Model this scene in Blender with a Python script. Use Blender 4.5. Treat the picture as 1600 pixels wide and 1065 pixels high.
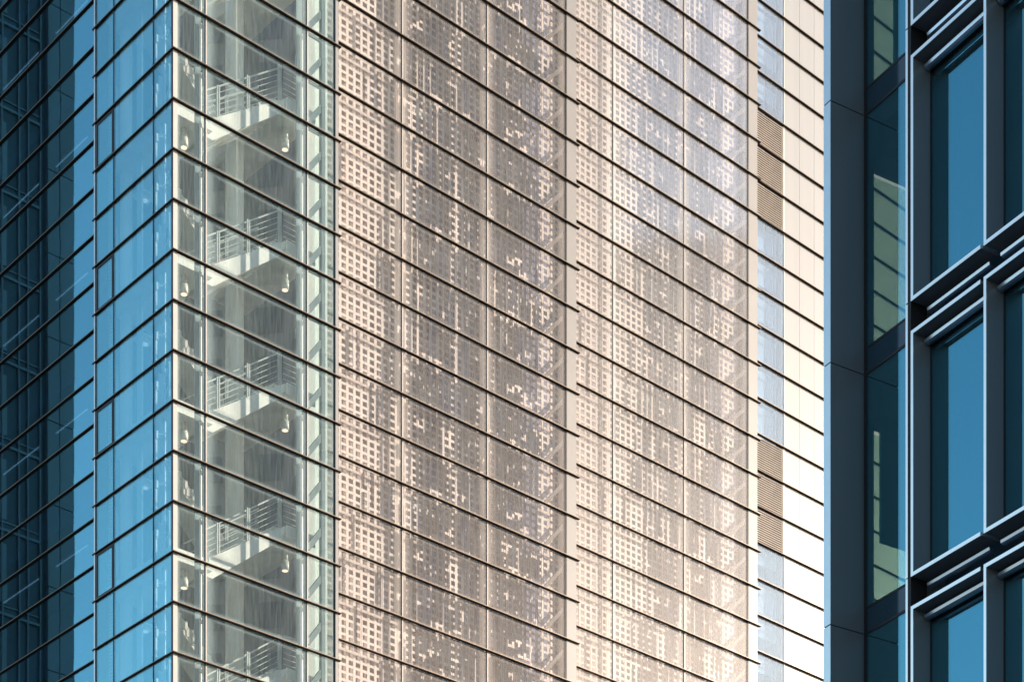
import bpy, math, random
from mathutils import Vector, Matrix
random.seed(7)
R = math.radians
scn = bpy.context.scene
for o in list(bpy.data.objects): bpy.data.objects.remove(o)

# ------------------------------------------------------------------ camera, world, sun, exposure
cam = bpy.data.cameras.new('camera'); camo = bpy.data.objects.new('camera', cam)
scn.collection.objects.link(camo); scn.camera = camo
camo.location = (0, 0, 1.6); camo.rotation_euler = (R(90), 0, 0)
cam.sensor_width = 36; cam.lens = 74.0; cam.shift_y = 1.186
cam.clip_start = 0.5; cam.clip_end = 6000
SUN_EL, SUN_AZ = 19.0, 74.5          # azimuth clockwise from +Y
w = bpy.data.worlds.new('World'); scn.world = w; w.use_nodes = True
nt = w.node_tree; nt.nodes.clear()
sky = nt.nodes.new('ShaderNodeTexSky'); sky.sky_type = 'NISHITA'; sky.sun_disc = False
sky.sun_elevation = R(SUN_EL); sky.sun_rotation = R(SUN_AZ); sky.air_density = 1.2; sky.dust_density = 1.0; sky.ozone_density = 1.7
bg = nt.nodes.new('ShaderNodeBackground'); bg.inputs[1].default_value = 0.15
wo = nt.nodes.new('ShaderNodeOutputWorld')
nt.links.new(sky.outputs[0], bg.inputs[0]); nt.links.new(bg.outputs[0], wo.inputs[0])
sl = bpy.data.lights.new('sun', 'SUN'); sl.energy = 4.9; sl.angle = R(0.6); sl.color = (1.0, 0.86, 0.72)
so = bpy.data.objects.new('sun', sl); scn.collection.objects.link(so)
sd = Vector((math.sin(R(SUN_AZ)) * math.cos(R(SUN_EL)), math.cos(R(SUN_AZ)) * math.cos(R(SUN_EL)), math.sin(R(SUN_EL))))
so.rotation_euler = sd.to_track_quat('Z', 'Y').to_euler(); so.location = (60, -20, 90)
scn.view_settings.view_transform = 'Standard'; scn.view_settings.look = 'None'
scn.view_settings.exposure = 0.95; scn.view_settings.gamma = 1
try:
    scn.cycles.transparent_max_bounces = 24; scn.cycles.max_bounces = 8
    scn.cycles.glossy_bounces = 4; scn.cycles.caustics_reflective = False
except Exception: pass

# ------------------------------------------------------------------ helpers
col = scn.collection
class MB:
    def __init__(s): s.v = []; s.f = []; s.m = []
    def box(s, x0, x1, y0, y1, z0, z1, m=0):
        x0, x1 = min(x0, x1), max(x0, x1); y0, y1 = min(y0, y1), max(y0, y1); z0, z1 = min(z0, z1), max(z0, z1)
        b = len(s.v)
        s.v += [(x0,y0,z0),(x1,y0,z0),(x1,y1,z0),(x0,y1,z0),(x0,y0,z1),(x1,y0,z1),(x1,y1,z1),(x0,y1,z1)]
        for q in ((0,3,2,1),(4,5,6,7),(0,1,5,4),(1,2,6,5),(2,3,7,6),(3,0,4,7)): s.f.append(tuple(b+i for i in q)); s.m.append(m)
    def slant(s, x0, x1, y0, y1, z0, z1, m=0):
        k = len(s.v); y0, y1 = min(y0,y1), max(y0,y1)
        pf = [(x1, z0), (x0+.012, (z0+z1)/2-.01), (x0, z1), (x1+.05, z1), (x1+.05, z0)]
        s.v += [(x, y0, z) for x, z in pf] + [(x, y1, z) for x, z in pf]
        s.f.append(tuple(range(k, k+5))); s.f.append(tuple(range(k+9, k+4, -1))); s.m += [m, m]
        for i in range(5):
            j = (i+1) % 5; s.f.append((k+i, k+5+i, k+5+j, k+j)); s.m.append(m)
    def bar(s, a, b, wdt, hgt, m=0):
        a = Vector(a); b = Vector(b); d = (b-a).normalized()
        up = Vector((0,0,1)) if abs(d.z) < .95 else Vector((0,1,0))
        r = d.cross(up).normalized(); u_ = r.cross(d)
        k = len(s.v)
        for p in (a, b):
            for sx, sz in ((-1,-1),(1,-1),(1,1),(-1,1)):
                q = p + r*sx*wdt/2 + u_*sz*hgt/2; s.v.append(tuple(q))
        for q in ((0,1,2,3),(7,6,5,4),(0,4,5,1),(1,5,6,2),(2,6,7,3),(3,7,4,0)): s.f.append(tuple(k+i for i in q)); s.m.append(m)
    def tube(s, a, b, r0, r1=None, n=20, m=0):
        r1 = r0 if r1 is None else r1
        a = Vector(a); b = Vector(b); d = (b-a).normalized()
        up = Vector((0,0,1)) if abs(d.z) < .95 else Vector((0,1,0))
        r = d.cross(up).normalized(); u_ = r.cross(d); k = len(s.v)
        for p, rr in ((a, r0), (b, r1)):
            for i in range(n):
                t = 2*math.pi*i/n; s.v.append(tuple(p + r*rr*math.cos(t) + u_*rr*math.sin(t)))
        for i in range(n):
            j = (i+1) % n; s.f.append((k+i, k+j, k+n+j, k+n+i)); s.m.append(m)
        s.f.append(tuple(k+i for i in range(n))[::-1]); s.m.append(m)
        s.f.append(tuple(k+n+i for i in range(n))); s.m.append(m)
    def prism(s, poly, z0, z1, m=0):          # poly in xy
        k = len(s.v); n = len(poly)
        s.v += [(x, y, z0) for x, y in poly] + [(x, y, z1) for x, y in poly]
        s.f.append(tuple(range(k, k+n))[::-1]); s.f.append(tuple(range(k+n, k+2*n))); s.m += [m, m]
        for i in range(n):
            j = (i+1) % n; s.f.append((k+i, k+j, k+n+j, k+n+i)); s.m.append(m)
    def mesh(s, name, mats):
        me = bpy.data.meshes.new(name); me.from_pydata(s.v, [], s.f)
        for mt in (mats if isinstance(mats, (list, tuple)) else [mats]): me.materials.append(mt)
        me.polygons.foreach_set('material_index', s.m); me.update(); return me
    def build(s, name, mats, parent=None, loc=(0,0,0), rot=None):
        return link(name, s.mesh(name, mats), parent, loc, rot)
def link(name, me, parent=None, loc=(0,0,0), rot=None):
    o = bpy.data.objects.new(name, me); col.objects.link(o); o.location = loc
    if rot: o.rotation_euler = rot
    if parent: o.parent = parent
    return o
def smooth(o):
    for p in o.data.polygons: p.use_smooth = len(p.vertices) == 4
def tag(o, label=None, cat=None, group=None, kind=None):
    if label: o['label'] = label
    if cat: o['category'] = cat
    if group: o['group'] = group
    if kind: o['kind'] = kind
    return o
def empty(name, loc, rz=0, parent=None):
    o = bpy.data.objects.new(name, None); col.objects.link(o); o.location = loc; o.rotation_euler = (0,0,rz)
    if parent: o.parent = parent
    return o

# ------------------------------------------------------------------ materials
def mat(name):
    m = bpy.data.materials.new(name); m.use_nodes = True; n = m.node_tree; n.nodes.clear()
    out = n.nodes.new('ShaderNodeOutputMaterial'); return m, n, out
def paint(name, c, rough=.5, metal=0, var=.12, scale=3, spec=.5, streak=False, bump=0):
    m, n, out = mat(name); b = n.nodes.new('ShaderNodeBsdfPrincipled')
    tc = n.nodes.new('ShaderNodeTexCoord'); mp = n.nodes.new('ShaderNodeMapping')
    mp.inputs['Scale'].default_value = (1, 1, .12) if streak else (1, 1, 1)
    nz = n.nodes.new('ShaderNodeTexNoise'); nz.inputs['Scale'].default_value = scale; nz.inputs['Detail'].default_value = 6
    cr = n.nodes.new('ShaderNodeMapRange'); cr.inputs[1].default_value = .3; cr.inputs[2].default_value = .7
    cr.inputs[3].default_value = 1-var; cr.inputs[4].default_value = 1+var
    mx = n.nodes.new('ShaderNodeVectorMath'); mx.operation = 'SCALE'; mx.inputs[0].default_value = c[:3]
    L = n.links.new
    L(tc.outputs['Object'], mp.inputs[0]); L(mp.outputs[0], nz.inputs[0]); L(nz.outputs[0], cr.inputs[0]); L(cr.outputs[0], mx.inputs['Scale'])
    L(mx.outputs[0], b.inputs['Base Color']); b.inputs['Roughness'].default_value = rough; b.inputs['Metallic'].default_value = metal
    b.inputs['Specular IOR Level'].default_value = spec
    if bump:
        bp = n.nodes.new('ShaderNodeBump'); bp.inputs['Strength'].default_value = bump; L(nz.outputs[0], bp.inputs['Height']); L(bp.outputs[0], b.inputs['Normal'])
    L(b.outputs[0], out.inputs[0]); return m
def glass(name, tint, refl, fac, rough=.01, dust_haze=.03, dustc=(.7,.75,.7), edge=0., wob=0., edged=(0,2), sheen=0., vary=.10):
    """coated pane: tinted see-through + tinted mirror coat + thin dirt film that also lays a veil of haze, thicker along the frame"""
    m, n, out = mat(name); L = n.links.new
    tr = n.nodes.new('ShaderNodeBsdfTransparent'); tr.inputs[0].default_value = (*tint, 1)
    gl = n.nodes.new('ShaderNodeBsdfGlossy'); gl.inputs[0].default_value = (*refl, 1); gl.inputs['Roughness'].default_value = rough
    df = n.nodes.new('ShaderNodeBsdfDiffuse'); df.inputs[0].default_value = (*dustc, 1)
    m1 = n.nodes.new('ShaderNodeMixShader'); m2 = n.nodes.new('ShaderNodeMixShader'); m1.inputs[0].default_value = fac
    oi = n.nodes.new('ShaderNodeObjectInfo'); vr = n.nodes.new('ShaderNodeMapRange'); vr.inputs[3].default_value = fac*(1-vary); vr.inputs[4].default_value = fac*(1+vary)
    L(oi.outputs['Random'], vr.inputs[0]); L(vr.outputs[0], m1.inputs[0])
    if sheen:
        g2 = n.nodes.new('ShaderNodeBsdfGlossy'); g2.inputs[0].default_value = (1,.9,.82,1); g2.inputs['Roughness'].default_value = .30
        ms = n.nodes.new('ShaderNodeMixShader'); ms.inputs[0].default_value = sheen/(fac+sheen); L(gl.outputs[0], ms.inputs[1]); L(g2.outputs[0], ms.inputs[2]); gsh = ms
    else: gsh = gl
    tc = n.nodes.new('ShaderNodeTexCoord'); mp = n.nodes.new('ShaderNodeMapping'); mp.inputs['Scale'].default_value = (14, 14, .9)
    nz = n.nodes.new('ShaderNodeTexNoise'); nz.inputs['Scale'].default_value = 1.6; nz.inputs['Detail'].default_value = 7
    L(tc.outputs['Object'], mp.inputs[0]); L(mp.outputs[0], nz.inputs[0])
    mr = n.nodes.new('ShaderNodeMapRange'); mr.inputs[1].default_value = .35; mr.inputs[2].default_value = .75; mr.inputs[3].default_value = dust_haze*.45; mr.inputs[4].default_value = dust_haze*1.7
    L(nz.outputs[0], mr.inputs[0]); res = mr.outputs[0]
    if edge:
        sp = n.nodes.new('ShaderNodeSeparateXYZ'); L(tc.outputs['Generated'], sp.inputs[0])
        prev = None
        for ax in edged:
            a = n.nodes.new('ShaderNodeMath'); a.operation = 'SUBTRACT'; L(sp.outputs[ax], a.inputs[0]); a.inputs[1].default_value = .5
            b = n.nodes.new('ShaderNodeMath'); b.operation = 'ABSOLUTE'; L(a.outputs[0], b.inputs[0])
            if prev is None: prev = b
            else:
                c = n.nodes.new('ShaderNodeMath'); c.operation = 'MAXIMUM'; L(prev.outputs[0], c.inputs[0]); L(b.outputs[0], c.inputs[1]); prev = c
        er = n.nodes.new('ShaderNodeMapRange'); er.interpolation_type = 'SMOOTHERSTEP'; er.inputs[1].default_value = .36; er.inputs[2].default_value = .5; er.inputs[3].default_value = 0; er.inputs[4].default_value = edge
        L(prev.outputs[0], er.inputs[0]); ad = n.nodes.new('ShaderNodeMath'); ad.use_clamp = True; L(res, ad.inputs[0]); L(er.outputs[0], ad.inputs[1]); res = ad.outputs[0]
    if wob:
        n2 = n.nodes.new('ShaderNodeTexNoise'); n2.inputs['Scale'].default_value = .9; n2.inputs['Detail'].default_value = 1
        L(tc.outputs['Object'], n2.inputs[0]); bp = n.nodes.new('ShaderNodeBump'); bp.inputs['Strength'].default_value = 1; bp.inputs['Distance'].default_value = wob
        L(n2.outputs[0], bp.inputs['Height']); L(bp.outputs[0], gl.inputs['Normal'])
    L(tr.outputs[0], m1.inputs[1]); L(gsh.outputs[0], m1.inputs[2]); L(res, m2.inputs[0]); L(m1.outputs[0], m2.inputs[1]); L(df.outputs[0], m2.inputs[2])
    L(m2.outputs[0], out.inputs[0]); return m
def emit(name, c, s):
    m, n, out = mat(name); e = n.nodes.new('ShaderNodeEmission'); e.inputs[0].default_value = (*c, 1); e.inputs[1].default_value = s
    n.links.new(e.outputs[0], out.inputs[0]); return m

M = {}
M['bronze'] = paint('dark_bronze_metal', (.020,.015,.011), .6, 0, .2, spec=.12)  # fin metal, its dark colour carrying the shade of the underside
M['lit_nose'] = paint('sunlit_lip_bronze', (.30,.22,.16), .4, .4, .1)  # same metal painted lighter for the lip that catches the sun
M['mull'] = paint('mullion_metal', (.035,.035,.035), .4, .3)
M['mull_light'] = paint('champagne_mullion', (.62,.56,.50), .4, 0, .05)
M['glass_blue'] = glass('blue_coated_glass', (.80,.90,.95), (.47,.98,1.0), .35, .0, .012, (.5,.6,.65), wob=.0006)
M['glass_recess'] = glass('blue_coated_glass_deep', (.50,.66,.80), (.45,.98,1.0), .38, .0, .006, (.5,.6,.65), wob=.0004)
M['glass_clear'] = glass('clear_corner_glass', (.945,.972,.965), (.85,.95,1), .065, .01, .058, (.62,.75,.76), edge=.18)
M['glass_screen'] = glass('screen_glass', (.96,.96,.97), (.9,.96,1), .085, .01, .055, (.88,.78,.70), edge=.13, sheen=.030)
M['glass_screen_hazy'] = glass('hazed_screen_glass', (.96,.96,.97), (.72,.87,1), .135, .07, .09, (.86,.81,.77), edge=.12, sheen=.065)  # screen glass with the film raised, a haze to brighten the right screen
M['glass_window'] = glass('pale_window_glass', (.85,.92,.97), (.8,.92,1), .13, .01, .20, (.66,.70,.76), edge=.1)
M['cream'] = paint('cream_screen_grid', (.86,.75,.65), .5, 0, .06)
M['rod_t'] = paint('taupe_rod', (.24,.20,.165), .45, .1, .25, 6)
M['rod_b'] = paint('blue_grey_rod', (.20,.25,.38), .4, .1, .25, 6)
M['rod_c'] = paint('pale_rod', (.55,.48,.42), .4, 0, .1)
M['core'] = paint('core_wall_mauve', (.11,.125,.21), .8, 0, .3, .6)
M['brace_shadow'] = paint('taupe_brace_shadow', (.11,.095,.08), .6)  # shade of the braces put into a dark taupe
M['blind_in'] = paint('pale_blind', (.55,.60,.66), .7)
M['core_blue'] = paint('blue_grey_core_wall', (.035,.09,.14), .7, 0, .2, 1.2, bump=.05)
M['pale_wall'] = paint('pale_green_wall', (.52,.56,.50), .7, 0, .12, .9)
M['pale_wall2'] = paint('pale_grey_green_wall', (.80,.82,.78), .7, 0, .1, .9)
M['white_rod'] = paint('white_rod_paint', (.92,.90,.84), .4, 0, .03)
M['column'] = paint('off_white_column', (.88,.87,.80), .55, 0, .06)
M['white'] = paint('white_cladding', (.37,.36,.35), .35, 0, .07, 1.2, streak=True)
M['pier_white'] = paint('off_white_pier_cladding', (.29,.268,.25), .4, 0, .05, 1)
M['white_in'] = paint('white_interior_paint', (.72,.74,.68), .5, 0, .06)
M['stair'] = paint('pale_stair_concrete', (.86,.85,.78), .6, 0, .15, 2)
M['steel'] = paint('brushed_steel', (.66,.69,.66), .35, .4, .1)
M['brace'] = paint('blue_grey_brace', (.20,.27,.29), .5, .1, .1)
M['lamp'] = paint('white_lamp_tube', (.85,.84,.78), .35, 0, .04)
M['lamp_face'] = emit('lamp_glow', (1, .72, .5), .9)
M['tube'] = emit('fluorescent_tube', (.8,.9,1), .35)
M['louvre'] = paint('louvre_cream', (.74,.66,.56), .45, 0, .06)
M['frame'] = paint('blue_grey_window_metal', (.15,.18,.20), .42, .2, .08, 2, streak=True)
M['bracket'] = paint('bracket_metal', (.35,.40,.44), .4, .5, .06)
M['louvre_back'] = paint('louvre_backing_brown', (.10,.08,.065), .7)  # brown backing sheet behind the slats
M['bar_metal'] = paint('satin_bar_metal', (.42,.54,.72), .3, .95, .05)
M['edge'] = paint('light_metal_edge', (.97,.93,.82), .30, .95, .04)
M['pierf'] = paint('pier_front_metal', (.70,.76,.72), .32, .9, .04)
M['brown'] = paint('brown_spandrel', (.15,.12,.115), .5, .1, .15, 2, streak=True)
M['black'] = paint('black_gasket', (.008,.008,.01), .6)
M['glass_office'] = glass('office_glass', (.60,.68,.66), (.36,.90,1.0), .30, .0, .008, (.4,.5,.55), wob=.0003)
M['glass_end'] = glass('office_end_glass', (.72,.82,.76), (.6,.8,.9), .06, .02, .02, (.5,.6,.55))
M['spandrel'] = paint('dark_glazed_spandrel', (.01,.03,.045), .08, 0, .1, 1, spec=.7)
M['office_in'] = paint('office_interior', (.10,.12,.14), .8, 0, .2, 1)
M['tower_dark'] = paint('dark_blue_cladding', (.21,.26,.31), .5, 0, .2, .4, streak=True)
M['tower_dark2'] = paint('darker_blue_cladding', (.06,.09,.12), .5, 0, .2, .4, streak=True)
M['asphalt'] = paint('plaza_paving', (.22,.21,.20), .9, 0, .25, 2)
M['stone'] = paint('pale_stone', (.30,.28,.25), .8, 0, .15, .5)

# ------------------------------------------------------------------ ground
g = MB(); g.box(-1500, 1500, -1500, 1500, -.5, 0); tag(g.build('ground', M['asphalt']), kind='structure')

# ================================================================== GLASS TOWER (local x along sunlit face, local y along shaded face)
C = (-8.98, 55.782, 0); ANG = R(41.985); h = 4/3
def Z(i): return 1.6 + h*i
T = empty('glass_tower', C, ANG)
tag(T, 'tall glass tower with blue shaded side, clear stairwell corner and cream gridded screens', 'tower')
D = .088; DL = .055; TH = .028
def fin(poly_out, i, nose_poly, parent=T):
    b = MB(); b.prism(poly_out, -TH, 0); f = b.build('fin', M['bronze'], parent, (0,0,Z(i)))
    n_ = MB(); n_.prism(nose_poly, -.012, .004); n_.build('lit_lip', M['lit_nose'], f)
    return f
def fins_straight(axis, a0, a1, o, rng):
    me = men = None
    for i in rng:
        if axis == 'x':
            P = [(a0,o+.006),(a1,o+.006),(a1,o+D+.02),(a0,o+D+.02)]; N = [(a0,o),(a1,o),(a1,o+.006),(a0,o+.006)]
        else:
            P = [(o+.006,a0),(o+DL+.02,a0),(o+DL+.02,a1),(o+.006,a1)]; N = [(o,a0),(o+.006,a0),(o+.006,a1),(o,a1)]
        if me is None:
            f = fin(P, i, N); me = f.data; men = f.children[0].data if f.children else None
            men = [c for c in bpy.data.objects if c.parent == f][0].data
        else:
            f = link('fin', me, T, (0,0,Z(i))); link('lit_lip', men, f)
# section: corner fin wraps both faces
S1O, S2O, S3O, RLO = 1.34, 2.63, 4.05, .36
cme = cmn = None
for i in range(16, 35):
    if cme is None:
        L0 = [(.006,.006),(5.60,.006),(5.60,D+.02),(DL+.02,D+.02),(DL+.02,4.14),(.006,4.14)]
        N0 = [(0,0),(5.60,0),(5.60,.006),(.006,.006),(.006,4.14),(0,4.14)]
        f = fin(L0, i, N0); cme = f.data; cmn = [c for c in bpy.data.objects if c.parent == f][0].data
    else:
        f = link('fin', cme, T, (0,0,Z(i))); link('lit_lip', cmn, f)
fins_straight('x', 5.75, 16.24, S1O, range(18, 40))
fins_straight('x', 16.40, 26.47, S2O, range(20, 44))
fins_straight('x', 26.60, 42.0, S3O, range(22, 47))
fins_straight('y', 4.28, 15.0, RLO, range(18, 38))

# panes
def jig(k=.00035): return (random.uniform(-k,k), random.uniform(-k,k), random.uniform(-k,k))
def panes_x(name, mt, x0, x1, o, rng, th=.02):
    b = MB(); b.box(x0+.012, x1-.012, 0, th, .003, h-TH-.003); me = b.mesh(name, mt)
    for i in rng: link(name, me, T, (0, o, Z(i)), jig(.0002))
def panes_y(name, mt, y0, y1, o, rng, th=.02):
    b = MB(); b.box(0, th, y0+.012, y1-.012, .003, h-TH-.003); me = b.mesh(name, mt)
    for i in rng: link(name, me, T, (o, 0, Z(i)), jig())
def mull_x(x, o, z0, z1, wd=.03, m='mull', m2=None, dp=.05):
    b = MB(); b.box(x-wd/2, x+wd/2, o-.012, o+dp, z0, z1, 0)
    if m2: b.box(x+wd/2, x+wd/2+.035, o-.010, o+dp, z0, z1, 1)
    b.build('mullion', [M[m], M[m2 or m]], T)
def mull_y(y, o, z0, z1, wd=.035, m='mull'):
    b = MB(); b.box(o-.012, o+.06, y-wd/2, y+wd/2, z0, z1); b.build('mullion', M[m], T)
ZT, ZB = 62, 20
W1 = D; CG = D+.0
for (a, b_, i0, i1) in ((.18,1.07,17,33),(1.07,4.44,17,34),(4.44,5.44,18,34)): panes_x('glass_pane', M['glass_clear'], a, b_, D, range(i0, i1))
for (a, b_, i0, i1) in ((.17,1.05,17,32),(1.05,3.07,17,33),(3.07,4.0,18,33)): panes_y('glass_pane', M['glass_blue'], a, b_, DL, range(i0, i1))
for i in range(16,33):
    pass
panes_y('blue_pane', M['glass_recess'], 4.3, 14.8, RLO+DL, range(18, 37))
# corner post + end posts + mullions
b = MB(); b.box(DL-.004, .185, D-.012, .17, ZB, ZT); b.build('corner_post', M['mull_light'], T)
b = MB(); b.box(DL-.016, DL-.005, D-.012, .15, ZB, ZT); b.build('corner_trim', M['mull'], T)
for x in (1.07, 4.44): mull_x(x, D, ZB, ZT, .022, 'mull', 'mull_light')
b = MB(); b.box(5.43, 5.53, D-.03, D+.06, ZB, ZT); b.build('end_post', M['white'], T)
mull_x(5.405, D, ZB, ZT, .018)
for y in (1.05, 3.07): mull_y(y, DL, ZB, ZT, .03)
b = MB(); b.box(DL-.03, DL+.05, 4.02, 4.07, ZB, ZT, 0); b.box(DL-.01, D+.4, 3.98, 4.02, ZB, ZT, 1); b.build('end_post', [M['edge'], M['mull']], T)
# opening vents: framed lights at the end bay of the shaded side
for i in range(16, 32):
    if i % 3 == 2:
        b = MB(); z0, z1 = Z(i)+.03, Z(i+1)-TH-.03
        for q in ((3.1,3.15,z0,z1),(3.92,3.97,z0,z1),(3.15,3.92,z0,z0+.05),(3.15,3.92,z1-.05,z1)): b.box(DL-.016, DL+.05, q[0], q[1], q[2], q[3])
        b.build('vent_frame', M['mull'], T)

# ------------------------------------------------ screens: cream grid behind the outer glass, thin blades added in front to shade it
def grid_mesh(cols):
    b = MB()
    for (x0, x1, n) in cols:
        p = (x1-x0-.08)/n
        for k in range(n+1): 
            xx = x0+.04+k*p; b.box(xx-.047, xx+.047, 0, .02, 0, h)
        for k in range(6):
            zz = (k+.5)*h/6; b.box(x0, x1, .003, .017, zz-.04, zz+.04)
    return b.mesh('screen_grid', M['cream'])
def shade_blades_mesh(cols, seed, dens, light):
    """thin angled blades added to keep sun off the grid; patches left open stay sunlit"""
    rnd = random.Random(seed); b = MB(); zs = [h*k/12 for k in range(13)]
    gaps = [(rnd.uniform(cols[1][0], cols[2][1]), rnd.choice(zs[:-2]), rnd.uniform(.06,.32), rnd.uniform(.08,.30)) for _ in range(4)]
    r2 = random.Random(seed//10+99); gaps += [(r2.uniform(cols[1][0], cols[2][1]), r2.choice(zs[:-2]), r2.uniform(.08,.4), r2.uniform(.08,.35)) for _ in range(12)]
    for (x0, x1, n) in cols:
        x = x0+.05
        while x < x1-.04:
            dd = dens(x)
            if rnd.random() < dd:
                a = R(49+rnd.uniform(-4, 5)); wd = rnd.choice((.05,.06,.07)); mi = rnd.choices((0,1,2), light)[0]
                dx, dy = math.cos(a), math.sin(a); nx, ny = -dy*.005, dx*.005
                P = [(x-nx,-ny),(x+wd*dx-nx,wd*dy-ny),(x+wd*dx+nx,wd*dy+ny),(x+nx,ny)]
                run = None
                for q in range(12):
                    zm = (zs[q]+zs[q+1])/2
                    opn = any(abs(x-gx_) < gw/2 and abs(zm-gz) < gh/2 for gx_, gz, gw, gh in gaps) or rnd.random() < .04
                    if not opn and run is None: run = zs[q]
                    if (opn or q == 11) and run is not None:
                        b.prism(P, run, zs[q] if opn else h, mi); run = None
            x += .083*rnd.uniform(.8, 1.25)
    return b.mesh('shade_blades', [M['rod_t'], M['rod_b'], M['rod_c']])
def ss(a, b, x): t = max(0, min(1, (x-a)/(b-a))); return t*t*(3-2*t)
c1 = ((6.62-.9, 8.94, 12), (8.94, 12.32, 13), (12.32, 15.66, 13))
c2 = ((17.33-.9, 19.08, 10), (19.08, 22.54, 13), (22.54, 25.83, 13))
def dens1(x):
    d = .05 + .9*ss(8.0, 9.7, x)
    if 9.3 < x < 9.9: d *= .55
    if 11.2 < x < 11.5: d *= .3
    if 14.85 < x < 15.45: d = 0
    return d
def dens2(x):
    d = .02 + .7*ss(19.3, 22.4, x)
    if 24.85 < x < 25.5: d = 0
    return d
for (cs, o, dn, rng, lg) in ((c1, S1O+D, dens1, range(18, 39), (5,6,1)), (c2, S2O+D, dens2, range(20, 43), (3,6,3))):
    gm = grid_mesh(cs); rms = [shade_blades_mesh(cs, (k%3)*10+int(o*10)*100+k%10, dn, lg) for k in range(len(rng))]
    for i in rng:
        gobj = link('screen_grid', gm, T, (0, o+.22, Z(i)))
        link('shade_blades', rms[i-rng[0]], gobj, (0, -.10, 0))
# dark diagonal bars standing in for brace shadows across the grid
for (xa, xb, o, rng) in ((14.85, 15.62, S1O, range(18, 38)), (24.9, 25.8, S2O, range(20, 42))):
    b = MB(); b.bar((xa, 0, .1), (xb, 0, .95 if xb-xa < 1.2 else 1.2), .05, .12); me = b.mesh('brace_shadow', M['brace_shadow'])
    for i in rng: link('brace_shadow', me, T, (0, o+D+.06, Z(i)))
for (cs, o, rs, gm_) in ((c1, S1O+D, ((18, 36), (19, 37), (20, 39)), 'glass_screen'), (c2, S2O+D, ((20, 41), (21, 42), (22, 43)), 'glass_screen_hazy')):
    for (a, b_, n), (i0, i1) in zip(cs, rs): panes_x('screen_pane' if gm_ == 'glass_screen' else 'hazy_pane', M[gm_], a, b_, o, range(i0, i1))
for x, o in ((8.94, S1O), (12.32, S1O), (19.08, S2O), (22.54, S2O)): mull_x(x, o+D, ZB, ZT+8, .02, 'mull', 'mull_light')
# white piers at the end of each screen
for (x0, x1, o) in ((15.70, 16.13, S1O), (25.86, 26.34, S2O)):
    b = MB(); b.box(x0, x1, o+D-.02, o+D+.6, ZB, ZT+8, 0); b.box(x0-.045, x0, o+D-.012, o+D+.5, ZB, ZT+8, 1); b.build('white_pier', [M['pier_white'], M['mull']], T)
# core walls behind the screens
b = MB(); b.box(5.9, 16.0, S1O+1.3, 20, 0, 96); b.box(16.0, 26.6, S2O+1.3, 20, 0, 96); b.box(26.6, 42, S3O+1.6, 20, 0, 96)
b.build('core_wall', M['core'], T)
for x0, x1, o, c in ((5.8, 8.7, S1O, (.42,.34,.31)), (16.4, 19.3, S2O, (.62,.53,.48))):
    b = MB(); b.box(x0, x1, o+D+.40, o+D+.44, ZB, ZT+8); b.build('lit_core_panel', paint('sunlit_core_tone', c, .7, 0, .1, .8), T)  # added pale sheet, its colour standing in for sunlit core wall
# floor slabs + fittings behind the screens
for (x0, x1, o, a, b_) in ((5.9, 15.6, S1O+.6, 7, 12), (16.3, 25.8, S2O+.6, 7, 13)):
    for k in range(a-1, b_+1):
        z = 1.6+h*(3*k)-.35; q = MB(); q.box(x0, x1, o, o+.7, z, z+.3); q.build('floor_slab', M['white_in'], T)
b = MB()
for x in (9.4, 11.9, 13.4): b.box(x, x+.25, S1O+.75, S1O+1.0, ZB, 60)
for x in (20.2, 23.2): b.box(x, x+.2, S2O+.75, S2O+1.0, ZB, 64)
b.build('white_duct', M['white_in'], T)
# return walls at each step
b = MB(); b.box(5.55, 5.57, D+.07, S1O+D-.05, ZB, ZT); b.build('return_glass', M['glass_clear'], T)
# ------------------------------------------------ third section: windows, louvres, white panels
o3 = S3O+D
for i in range(22, 46):
    if i % 9 in (1, 2, 3):
        b = MB(); z0, z1 = .03, h-TH-.02; x0, x1 = 27.3, 29.43
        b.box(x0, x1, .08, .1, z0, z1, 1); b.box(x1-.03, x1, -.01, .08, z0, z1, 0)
        n = 15
        for k in range(n):
            zz = z0+(k+.5)*(z1-z0)/n
            b.v += [(x0,-.005,zz-.034),(x1-.03,-.005,zz-.034),(x1-.03,.05,zz+.018),(x0,.05,zz+.018),(x0,-.005,zz-.014),(x1-.03,-.005,zz-.014),(x1-.03,.05,zz+.028),(x0,.05,zz+.028)]
            q = len(b.v)-8
            for fq in ((0,3,2,1),(4,5,6,7),(0,1,5,4),(1,2,6,5),(2,3,7,6),(3,0,4,7)): b.f.append(tuple(q+j for j in fq)); b.m.append(0)
        b.build('louvre_panel', [M['louvre'], M['louvre_back']], T, (0, o3, Z(i)))
wm = MB(); wm.box(27.3, 29.44, 0, .02, .02, h-TH-.01); wme = wm.mesh('window_pane', M['glass_window'])
pm = MB(); [pm.box(xa, xb-.012, 0, .05, .01, h-TH-.01) for xa, xb in ((29.5,30.35),(30.35,31.2),(31.2,32.9),(32.9,34.6),(34.6,36.3),(36.3,38.2),(38.2,40.1),(40.1,42))]; pm.box(29.5, 42, .03, .045, .01, h-TH-.01); pme = pm.mesh('white_panel', M['white'])
for i in range(22, 46):
    if i % 9 not in (1, 2, 3): link('window_pane', wme, T, (0, o3, Z(i)))
    link('white_panel', pme, T, (0, o3-.004, Z(i)))
b = MB(); b.box(29.445, 29.495, o3-.012, o3+.1, ZB, 74); b.build('mullion', M['mull_light'], T)
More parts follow.
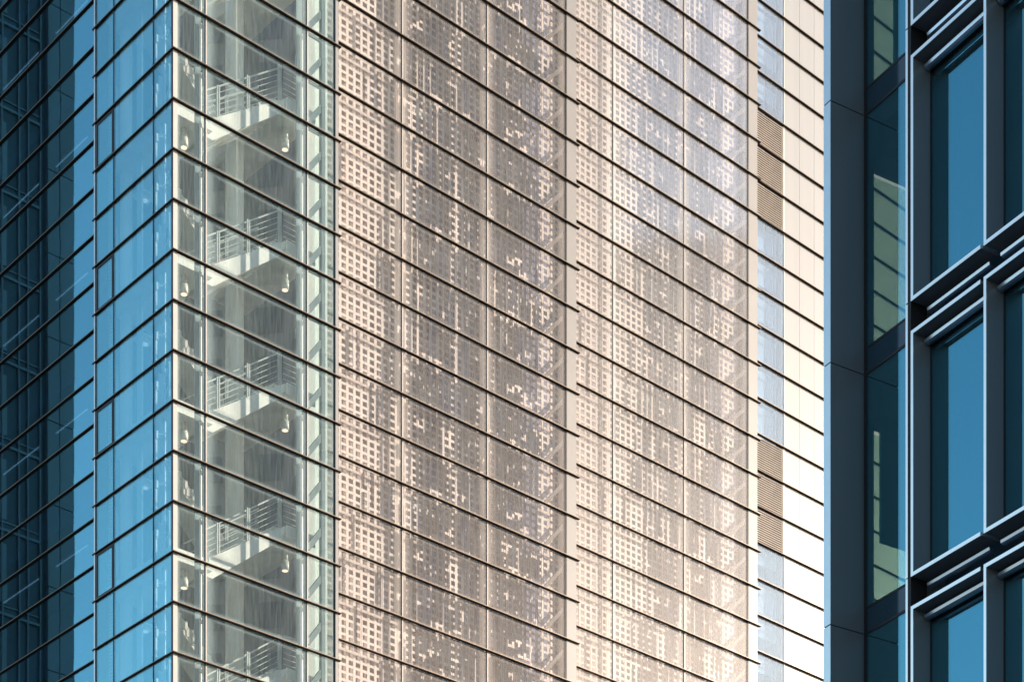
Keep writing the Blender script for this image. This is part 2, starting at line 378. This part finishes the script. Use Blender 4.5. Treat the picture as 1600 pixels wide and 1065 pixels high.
# blinds / reveals behind the third-section windows
for i in range(22, 46):
    if i % 9 in (1, 2, 3): continue
    b = MB(); rr = random.Random(i); zb = rr.choice((.15,.35,.5,.8))
    b.box(27.3, 29.4, .35, .37, zb, h, 0)
    b.build('window_blind', M['blind_in'], T, (0, o3, Z(i)))
b = MB(); b.box(27.2, 29.4, o3+.9, o3+.95, ZB, 74); b.build('inner_wall', paint('pale_blue_inner_wall', (.62,.66,.70), .7), T)

# ------------------------------------------------ stairwell corner interior
b = MB(); b.box(3.3, 8.0, 4.2, 4.4, ZB, ZT); b.build('core_wall', M['core_blue'], T)
b = MB(); b.box(.6, 3.3, 4.25, 4.4, ZB, ZT, 0)
b.box(1.5, 2.1, 4.18, 4.25, ZB, ZT, 1); b.build('pale_wall', [M['pale_wall'], M['white_in']], T)
b = MB(); b.tube((3.57, 2.35, ZB), (3.57, 2.35, ZT), .27, n=40); smooth(b.build('column', M['column'], T))
b = MB(); b.box(5.25, 6.0, 1.2, 1.3, ZB, ZT); b.build('pale_wall', M['pale_wall2'], T)
# pressed-metal back pieces of the mullions with lit slots, fixed inside the glass
for x, t in ((1.0, .34), (4.36, .34)):
    b = MB(); b.box(x-.09, x+.10, t, t+.03, ZB, ZT, 0); b.build('mullion_back', M['brace'], T)
    me = MB(); me.tube((0,0,.12),(0,0,h-.24), .042, n=12); me.tube((0,0,h-.20),(0,0,h-.08), .042, n=12); m_ = me.mesh('glazing_rod', M['white_rod'])
    for i in range(16, 32): link('glazing_rod', m_, T, (x+.05, t-.05, Z(i)))
b = MB(); b.tube((.9,3.8,ZB),(.9,3.8,ZT),.17,n=28); smooth(b.build('column', M['column'], T))
me = MB(); me.tube((.30,.89,.14),(.30,.89,.84), .04, n=14); me.tube((.30,.89,.88),(.30,.89,1.18), .04, n=14); me.box(.15,.27,.93,.96,.14,1.12); me.box(.15,.30,1.24,1.27,.30,1.0); me.box(.17,.27,1.08,1.16,.78,.98); m_ = me.mesh('glazing_bracket', M['white_rod'])
for i in range(16, 32): link('glazing_bracket', m_, T, (0,0,Z(i)))
# ladder truss in the narrow bay
b = MB(); b.box(5.27, 5.40, .5, .62, ZB, ZT); b.box(4.72, 4.80, .5, .62, ZB, ZT); b.build('truss_post', M['brace'], T)
me = MB(); me.bar((4.80, 0, .42), (5.30, 0, 1.08), .10, .15); me.bar((4.80,.02,.30),(5.27,.02,.30),.06,.06); m_ = me.mesh('brace', M['brace'])
for i in range(16, 35): link('brace', m_, T, (0, .56, Z(i)))
# perforated strip in the end bay of the shaded side
b = MB()
for k in range(4): b.box(D+.30, D+.31, 3.55+k*.10, 3.60+k*.10, ZB, ZT)
zz = ZB
while zz < 46: b.box(D+.30, D+.308, 3.55, 3.9, zz, zz+.05); zz += .1
b.build('perforated_strip', M['white_in'], T)
b = MB(); b.box(.75, .8, 2.75, 3.0, ZB, ZT); b.box(.6,.63, 1.35,1.5, ZB, ZT); b.build('pale_duct', M['white_in'], T)

def stair(zl):
    S = empty('staircase', (0,0,zl), 0, T)
    b = MB(); b.box(.35, 1.75, .75, 4.15, -.22, 0); b.build('landing', M['stair'], S)
    b = MB(); b.box(4.15, 5.2, .75, 4.15, 1.58, 1.80); b.build('landing', M['stair'], S)
    n = 10; x0, x1 = 1.75, 4.15; rise = 1.8/n; run = (x1-x0)/n
    b = MB()
    for k in range(n):
        b.box(x0+k*run, x0+(k+1)*run+.03, .95, 1.95, k*rise+.10, (k+1)*rise)
    # waist slab under the steps
    pts = [(x0-.1,-.22),(x0+.25,-.22),(x1+.05,1.58),(x1+.05,1.78),(x1-.1,1.78),(x0-.1,.10)]
    k0 = len(b.v)
    for y in (.98, 1.92): b.v += [(x, y, z) for x, z in pts]
    b.f.append(tuple(range(k0, k0+6))); b.f.append(tuple(range(k0+11, k0+5, -1))); b.m += [0,0]
    for k in range(6): j = (k+1) % 6; b.f.append((k0+k, k0+6+k, k0+6+j, k0+j)); b.m.append(0)
    b.build('stair_flight', M['stair'], S)
    b = MB(); n = 12; rise = 2.2/n; run = 2.4/n
    for k in range(n): b.box(x1-k*run, x1-(k+1)*run-.03, 3.2, 4.1, 1.8+k*rise-.06, 1.8+(k+1)*rise)
    pts = [(x1+.1,1.58),(x1-.2,1.58),(x0-.05,3.78),(x0-.05,3.98),(x0+.1,3.98),(x1+.1,1.85)]
    k0 = len(b.v)
    for y in (3.22, 4.08): b.v += [(x, y, z) for x, z in pts]
    b.f.append(tuple(range(k0, k0+6))); b.f.append(tuple(range(k0+11, k0+5, -1))); b.m += [0,0]
    for k in range(6): j = (k+1) % 6; b.f.append((k0+k, k0+6+k, k0+6+j, k0+j)); b.m.append(0)
    b.build('stair_flight', M['stair'], S)
    b = MB()                                        # white stringer and landing fascias
    k0 = len(b.v); pts = [(x0-.2,-.34),(x0+.1,-.34),(x1+.05,1.50),(x1+.05,1.80),(x1-.05,1.80),(x0-.2,.06)]
    for y in (.90, .94): b.v += [(x, y, z) for x, z in pts]
    b.f.append(tuple(range(k0, k0+6))); b.f.append(tuple(range(k0+11, k0+5, -1))); b.m += [0,0]
    for k in range(6): j = (k+1) % 6; b.f.append((k0+k, k0+6+k, k0+6+j, k0+j)); b.m.append(0)
    b.build('stringer', M['white_rod'], S)
    b = MB(); b.box(4.2, 5.2, .70, .74, 1.50, 1.83); b.box(.35, 1.5, .70, .74, -.30, .03); b.build('fascia', M['white_rod'], S)
    b = MB()
    for y, hs in ((.93, (.95, .78, .62, .46, .30, .15)), (2.0, (.95, .62, .30))):
        for hh in hs:
            wd = .036 if hh == .95 else .014
            b.bar((x0-.1, y, hh), (x1, y, 1.8+hh), wd, wd)
    b.build('railing', M['steel'], S)
    b = MB()
    for hh in (.95, .78, .62, .46, .30, .15):
        wd = .036 if hh == .95 else .014
        b.bar((4.15, .80, 1.8+hh), (4.75, .80, 1.8+hh), wd, wd)
        if hh in (.95, .46): b.bar((.4, .80, hh), (.75, 1.6, hh), wd, wd)
    b.build('railing', M['steel'], S)
    me = MB(); me.box(-.05, -.015, -.03, .03, 0, 1.0); me.box(.015, .05, -.03, .03, 0, 1.0); pmn = me.mesh('newel_post', M['steel'])
    for (x, y, z) in ((2.05,.93,.25),(3.05,.93,1.0),(4.12,.93,1.8),(2.05,2.0,.25),(3.05,2.0,1.0),(.42,.80,0),(4.75,.8,1.8)):
        link('newel_post', pmn, S, (x, y, z))
    b = MB(); b.box(1.70, 1.74, .85, 2.0, -.22, .35); b.build('riser_panel', M['white_in'], S)
ORD = ['topmost', 'second from the top', 'third from the top', 'fourth from the top', 'fifth from the top', 'sixth from the top']
for k in range(-3, 4): stair(32.72+4*k)

# ------------------------------------------------ lamps (top-level things)
ca, sa = math.cos(ANG), math.sin(ANG)
def W(x, y, z): return (C[0]+x*ca-y*sa, C[1]+x*sa+y*ca, z)
lamp0 = None
def pendant(x, y, zb, L, label, group):
    t = empty('pendant_lamp', W(x, y, zb), ANG); tag(t, label, 'lamp', group)
    b = MB(); b.tube((0,0,.0),(0,0,.26), .115, .115, 28); b.tube((0,0,.26),(0,0,L), .085, .085, 28); smooth(b.build('lamp_shade', M['lamp'], t))
    b = MB(); b.tube((0,0,-.006),(0,0,-.002), .085, .085, 24); b.build('lens', M['lamp_face'], t)
    return t
tops = [k for k in (2, 1, 0, -1, -2)]
for n_, k in enumerate(tops):
    pendant(4.72, 1.5, 33.70+4*k, .62, 'white cylindrical pendant lamp under the right stair landing, %s of its column' % ORD[n_], 'pendant lamps under the right landings')
    pendant(1.12, 1.2, 32.00+4*k, .50, 'white cylindrical pendant lamp beside the corner post bay, %s of its column' % ORD[n_], 'pendant lamps under the left landings')
for n_, k in enumerate((1, 0, -1, -2)):
    t = empty('ceiling_light', W(1.0, 3.0, 35.37+4*k), ANG); tag(t, 'round white ceiling light behind the blue glass side, %s' % ORD[n_], 'ceiling light', 'round ceiling lights behind the blue glass')
    b = MB(); b.tube((0,0,0),(0,0,.08), .14, .14, 28); smooth(b.build('housing', M['lamp'], t))
    b = MB(); b.tube((0,0,-.006),(0,0,-.001), .10, .10, 24); b.build('diffuser', M['tube'], t)
    b = MB(); b.box(-.25,.25,-.25,.25,.08,.14); b.build('mounting_plate', M['white_in'], t)
n_ = 0
for (y0, y1, zz, nm) in ((9.75, 11.98, 47.34, 'outer'), (6.9, 8.75, 47.34, 'inner')):
    for k in range(0, 6):
        z = zz-4*k+ (4 if False else 0)
        t = empty('strip_light', W(1.5, y0, z), ANG); tag(t, '%s strip light behind the dark blue glass, %s' % (nm, ORD[k]), 'strip light', 'strip lights in the dark blue side')
        b = MB(); b.box(-.02,.02,0,y1-y0,0,.05); b.build('housing', M['lamp'], t)
        b = MB(); b.tube((0,.02,-.015),(0,y1-y0-.02,-.015), .012, n=8); b.build('tube', M['tube'], t)
# rooms behind the recessed shaded side
b = MB(); b.box(3.2, 3.3, 4.4, 15.5, 0, 62); b.build('inner_wall', M['office_in'], T)
for k in range(3, 13):
    q = MB(); q.box(.55, 3.2, 4.45, 15.4, 1.6+4*k+1.86, 1.6+4*k+2.16); q.build('floor_slab', M['office_in'], T)
b = MB(); b.box(.5, 3.3, 15.4, 15.5, 0, 60); b.box(.5, 3.3, 4.1, 4.2, 0, 60); b.build('side_wall', M['office_in'], T)
b = MB(); b.box(3.4, 42, 20.01, 26, 0, 100); b.build('rear_shade_block', M['core'], T)  # unseen bulk, made tall to keep sun off the mirrored block

# ================================================================== neighbour reflected in the recessed glass
N = empty('dark_office_block', (0,0,0), 0)
N.location = W(-14, 29, 0); N.rotation_euler = (0,0,ANG)
tag(N, 'dark blue clad office block mirrored in the left side of the glass tower', 'building')
b = MB(); b.box(-14, 0, .1, 24, 0, 90); b.build('wall', M['black'], N)   # body
N_ = None
bpy.data.objects.remove([c for c in bpy.data.objects if c.parent == N][0]); N.location = W(0, 28.6, 0)
SE = -12.85                                   # its near corner, local s
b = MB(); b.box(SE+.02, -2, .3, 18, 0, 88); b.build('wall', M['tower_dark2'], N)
b = MB()
zz = .4
while zz < 86:
    b.box(SE, SE+.62, 0, .3, zz, zz+3.34); b.box(SE+.66, SE+1.20, 0, .3, zz, zz+3.34); zz += 3.38
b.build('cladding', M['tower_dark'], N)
b = MB()
for x in (1.40, 1.95, 2.35, 3.1): b.box(SE+x, SE+x+.06, .18, .3, 0, 88)
zz = 2.1
while zz < 86: b.box(SE+1.4, -2, .2, .3, zz, zz+.1); b.box(SE+1.4, -2, .24, .3, zz+.35, zz+.4); zz += 3.38
b.build('window_frame', M['tower_dark'], N)
b = MB()
for x0, x1 in ((2.9, 3.3), (3.6, 4.6), (4.8, 6.2)):
    zz = 2.6
    while zz < 86: b.box(SE+x0, SE+x1, .26, .3, zz, zz+2.4); zz += 3.38
b.build('window', M['tower_dark'], N)

# ================================================================== OFFICE BUILDING (local x into the building, local -y toward the camera's right)
B = empty('office_building', (4.8655, 32.168, 0), R(30.726))
tag(B, 'dark blue grey office building with projecting light edged window frames and corner pier', 'building')
JZ = [7.835+4*j for j in range(0, 8)]       # storey joints
# pier
me = MB(); me.box(.008, .665, .004, .157, .008, 3.992); me.box(0, .008, 0, .161, .01, 3.99, 1); pme = me.mesh('pier_panel', [M['frame'], M['pierf']])
for z in JZ: link('pier_panel', pme, B, (0, 0, z))
b = MB(); b.box(.03, .66, .02, .14, 0, 40); b.build('pier_core', M['black'], B)
# blade at the start of the framed bays
me = MB(); me.box(.008, .9, -1.752, -1.715, .01, 3.99); me.box(0, .008, -1.756, -1.711, .01, 3.99, 1); bme = me.mesh('edge_blade', [M['frame'], M['edge']])
for z in JZ: link('edge_blade', bme, B, (0, 0, z))
b = MB(); b.box(.02, .33, -1.80, -1.755, 0, 40); b.build('recess_strip', M['black'], B)
# glazed corner bay
gx = .68
b = MB(); b.box(gx-.02, gx+.05, -.03, .0, 0, 40); b.box(gx-.012, gx+.01, -.05,-.03,0,40); b.build('gasket', M['black'], B)
sp = MB(); sp.box(gx, gx+.06, -1.71, -.03, .02, .375); spm = sp.mesh('spandrel', M['spandrel'])
gp = MB(); gp.box(gx, gx+.02, -1.71, -.03, .41, 3.98); gpm = gp.mesh('corner_glass', M['glass_office'])
ln = MB(); ln.box(gx-.01, gx+.03, -1.71, -.03, -.02, .02); ln.box(gx-.006, gx+.03, -1.71, -.03, .375, .41); lnm = ln.mesh('transom', M['black'])
for z in JZ:
    link('spandrel', spm, B, (0,0,z)); link('corner_glass', gpm, B, (0,0,z)); link('transom', lnm, B, (0,0,z))
# end wall seen through the corner: dark jamb, end glass, slab edges, blinds
b = MB(); b.box(gx+.07, .93, .08, .16, 0, 40); b.box(3.2, 9, .08, .16, 0, 40); b.build('end_wall', M['office_in'], B)
eg = MB(); eg.box(.93, 3.2, .10, .12, .40, 3.2); egm = eg.mesh('end_glass', M['glass_end'])
fs = MB(); fs.box(gx+.07, 9, -7, .07, -.28, .36, 0); fs.box(gx+.07, 9, -.25, .16, -.70, -.281, 0); fsm = fs.mesh('floor_slab', M['office_in'])
for j, z in enumerate(JZ):
    link('end_glass', egm, B, (0,0,z)); link('floor_slab', fsm, B, (0,0,z))
def blind(x0, x1, z0, z1): 
    b = MB(); b.box(x0, x1, .04, .06, z0, z1); b.build('blind', M['office_in'], B)
blind(1.02, 3.2, 17.35, 19.2); blind(1.30, 3.2, 24.9, 27.2)
b = MB(); b.box(8, 8.2, -12, .1, 0, 40); b.build('inner_wall', M['office_in'], B)
b = MB(); b.box(1.0, 8, -2.5, -2.4, 0, 40); b.build('partition', M['office_in'], B)
# projecting window frames
FX = .335
def window(y0, y1, z0, parent=B):
    Wd = empty('window', (0,0,z0), 0, parent)
    ztop = 3.56; th = .05
    b = MB(); b.box(.008, FX, y0-.046, y0-.004, 0, ztop, 0); b.box(0, .008, y0-.05, y0, -.004, ztop+.004, 1)
    b.box(.008, FX, y1+.07, y0-.05, 0, .045, 0); b.box(0, .008, y1+.066, y0-.05, -.004, .05, 1)
    b.box(.008, FX, y1+.07, y0-.05, ztop-.045, ztop, 0); b.box(0, .008, y1+.066, y0-.05, ztop-.05, ztop+.004, 1)
    b.build('frame', [M['frame'], M['edge']], Wd)
    b = MB(); b.box(FX+.01, FX+.03, y1, y0-.06, .10, 3.42); b.build('pane', M['glass_frame'], Wd)
    b = MB(); b.box(FX-.005, FX+.04, y0-.062, y0-.05, .05, ztop-.05); b.box(FX-.008, FX+.04, y1, y0-.062, .045, .10); b.box(FX-.004,FX+.04,y1,y0-.062,3.42,3.52); b.build('gasket', M['black'], Wd)
    b = MB(); b.slant(.20, .245, y0-.06, y1+.08, ztop-.155, ztop-.095); b.build('blind_box', M['bar_metal'], Wd)
    b = MB(); b.slant(.225, .265, y0-.09, y1+.13, -.135, -.08); b.build('light_bar', M['bar_metal'], Wd)
    b = MB(); b.box(.02, .33, y1+.045, y1+.069, .0, .04); b.build('bracket', M['bracket'], Wd)
    # room behind
    b = MB(); b.box(.9, .95, y1, y0-.06, .0, 3.5); b.build('roller_blind', M['office_in'], Wd)
M['glass_frame'] = glass('window_glass', (.3,.45,.5), (.28,.86,1.0), .33, .0, .02, (.4,.5,.55), wob=.0002)
for z in JZ[:-1]:
    for c in range(4): window(-1.822-1.506*c, -1.822-1.506*(c+1), z)
    b = MB()
    for c in range(4):
        y0 = -1.80-1.506*c; b.box(.27, .33, y0-.004, y0-1.502, 3.57, 3.99)
    b.build('spandrel_panel', M['brown'], B)
b = MB(); b.box(.96, 26, -13, -2.51, 0, 40); b.build('body', M['office_in'], B)
b = MB(); b.box(3.3, 26, .17, 1.0, 0, 40); b.build('rear_wall', M['office_in'], B)
b = MB(); b.box(8.3, 26, -2.5, .16, 0, 40); b.build('body', M['office_in'], B)
b = MB(); b.box(.3, 26, -13, .16, 40, 40.4); b.build('roof', M['office_in'], B)

# ================================================================== slab block beyond the right edge, mirrored in the screens
def slab(name, label, loc, ly, hz, mt):
    K = empty(name, loc, 0); tag(K, label, 'building')
    b = MB(); b.box(.3, 18, .05, ly-.05, 0, hz); b.box(-.2, 18.2, 0, ly, hz, hz+1); b.build('wall', mt, K)
    b = MB(); n = int(ly//4); st = ly/n
    for k in range(int(hz//3.5)):
        for j in range(n): b.box(.12, .3, 1.3+st*j, 3.0+st*j, 1.5+3.5*k, 3.3+3.5*k)
    b.build('window', M['office_in'], K)
    b = MB()
    for j in range(n+1): b.box(-.1, .3, max(.06, st*j-.2), min(ly-.06, st*j+.3), 0, hz)
    b.build('pilaster', mt, K)
M['stone_warm'] = paint('warm_cream_stone', (.80,.62,.48), .8, 0, .1, .05)
slab('stone_tower_block', 'tall warm stone block mirrored in the left gridded screen', (84, 14, 0), 51.8, 130, M['stone_warm'])
slab('stone_slab_block', 'lower warm stone block mirrored in the right gridded screen', (84, 66, 0), 10.5, 95, M['stone_warm'])
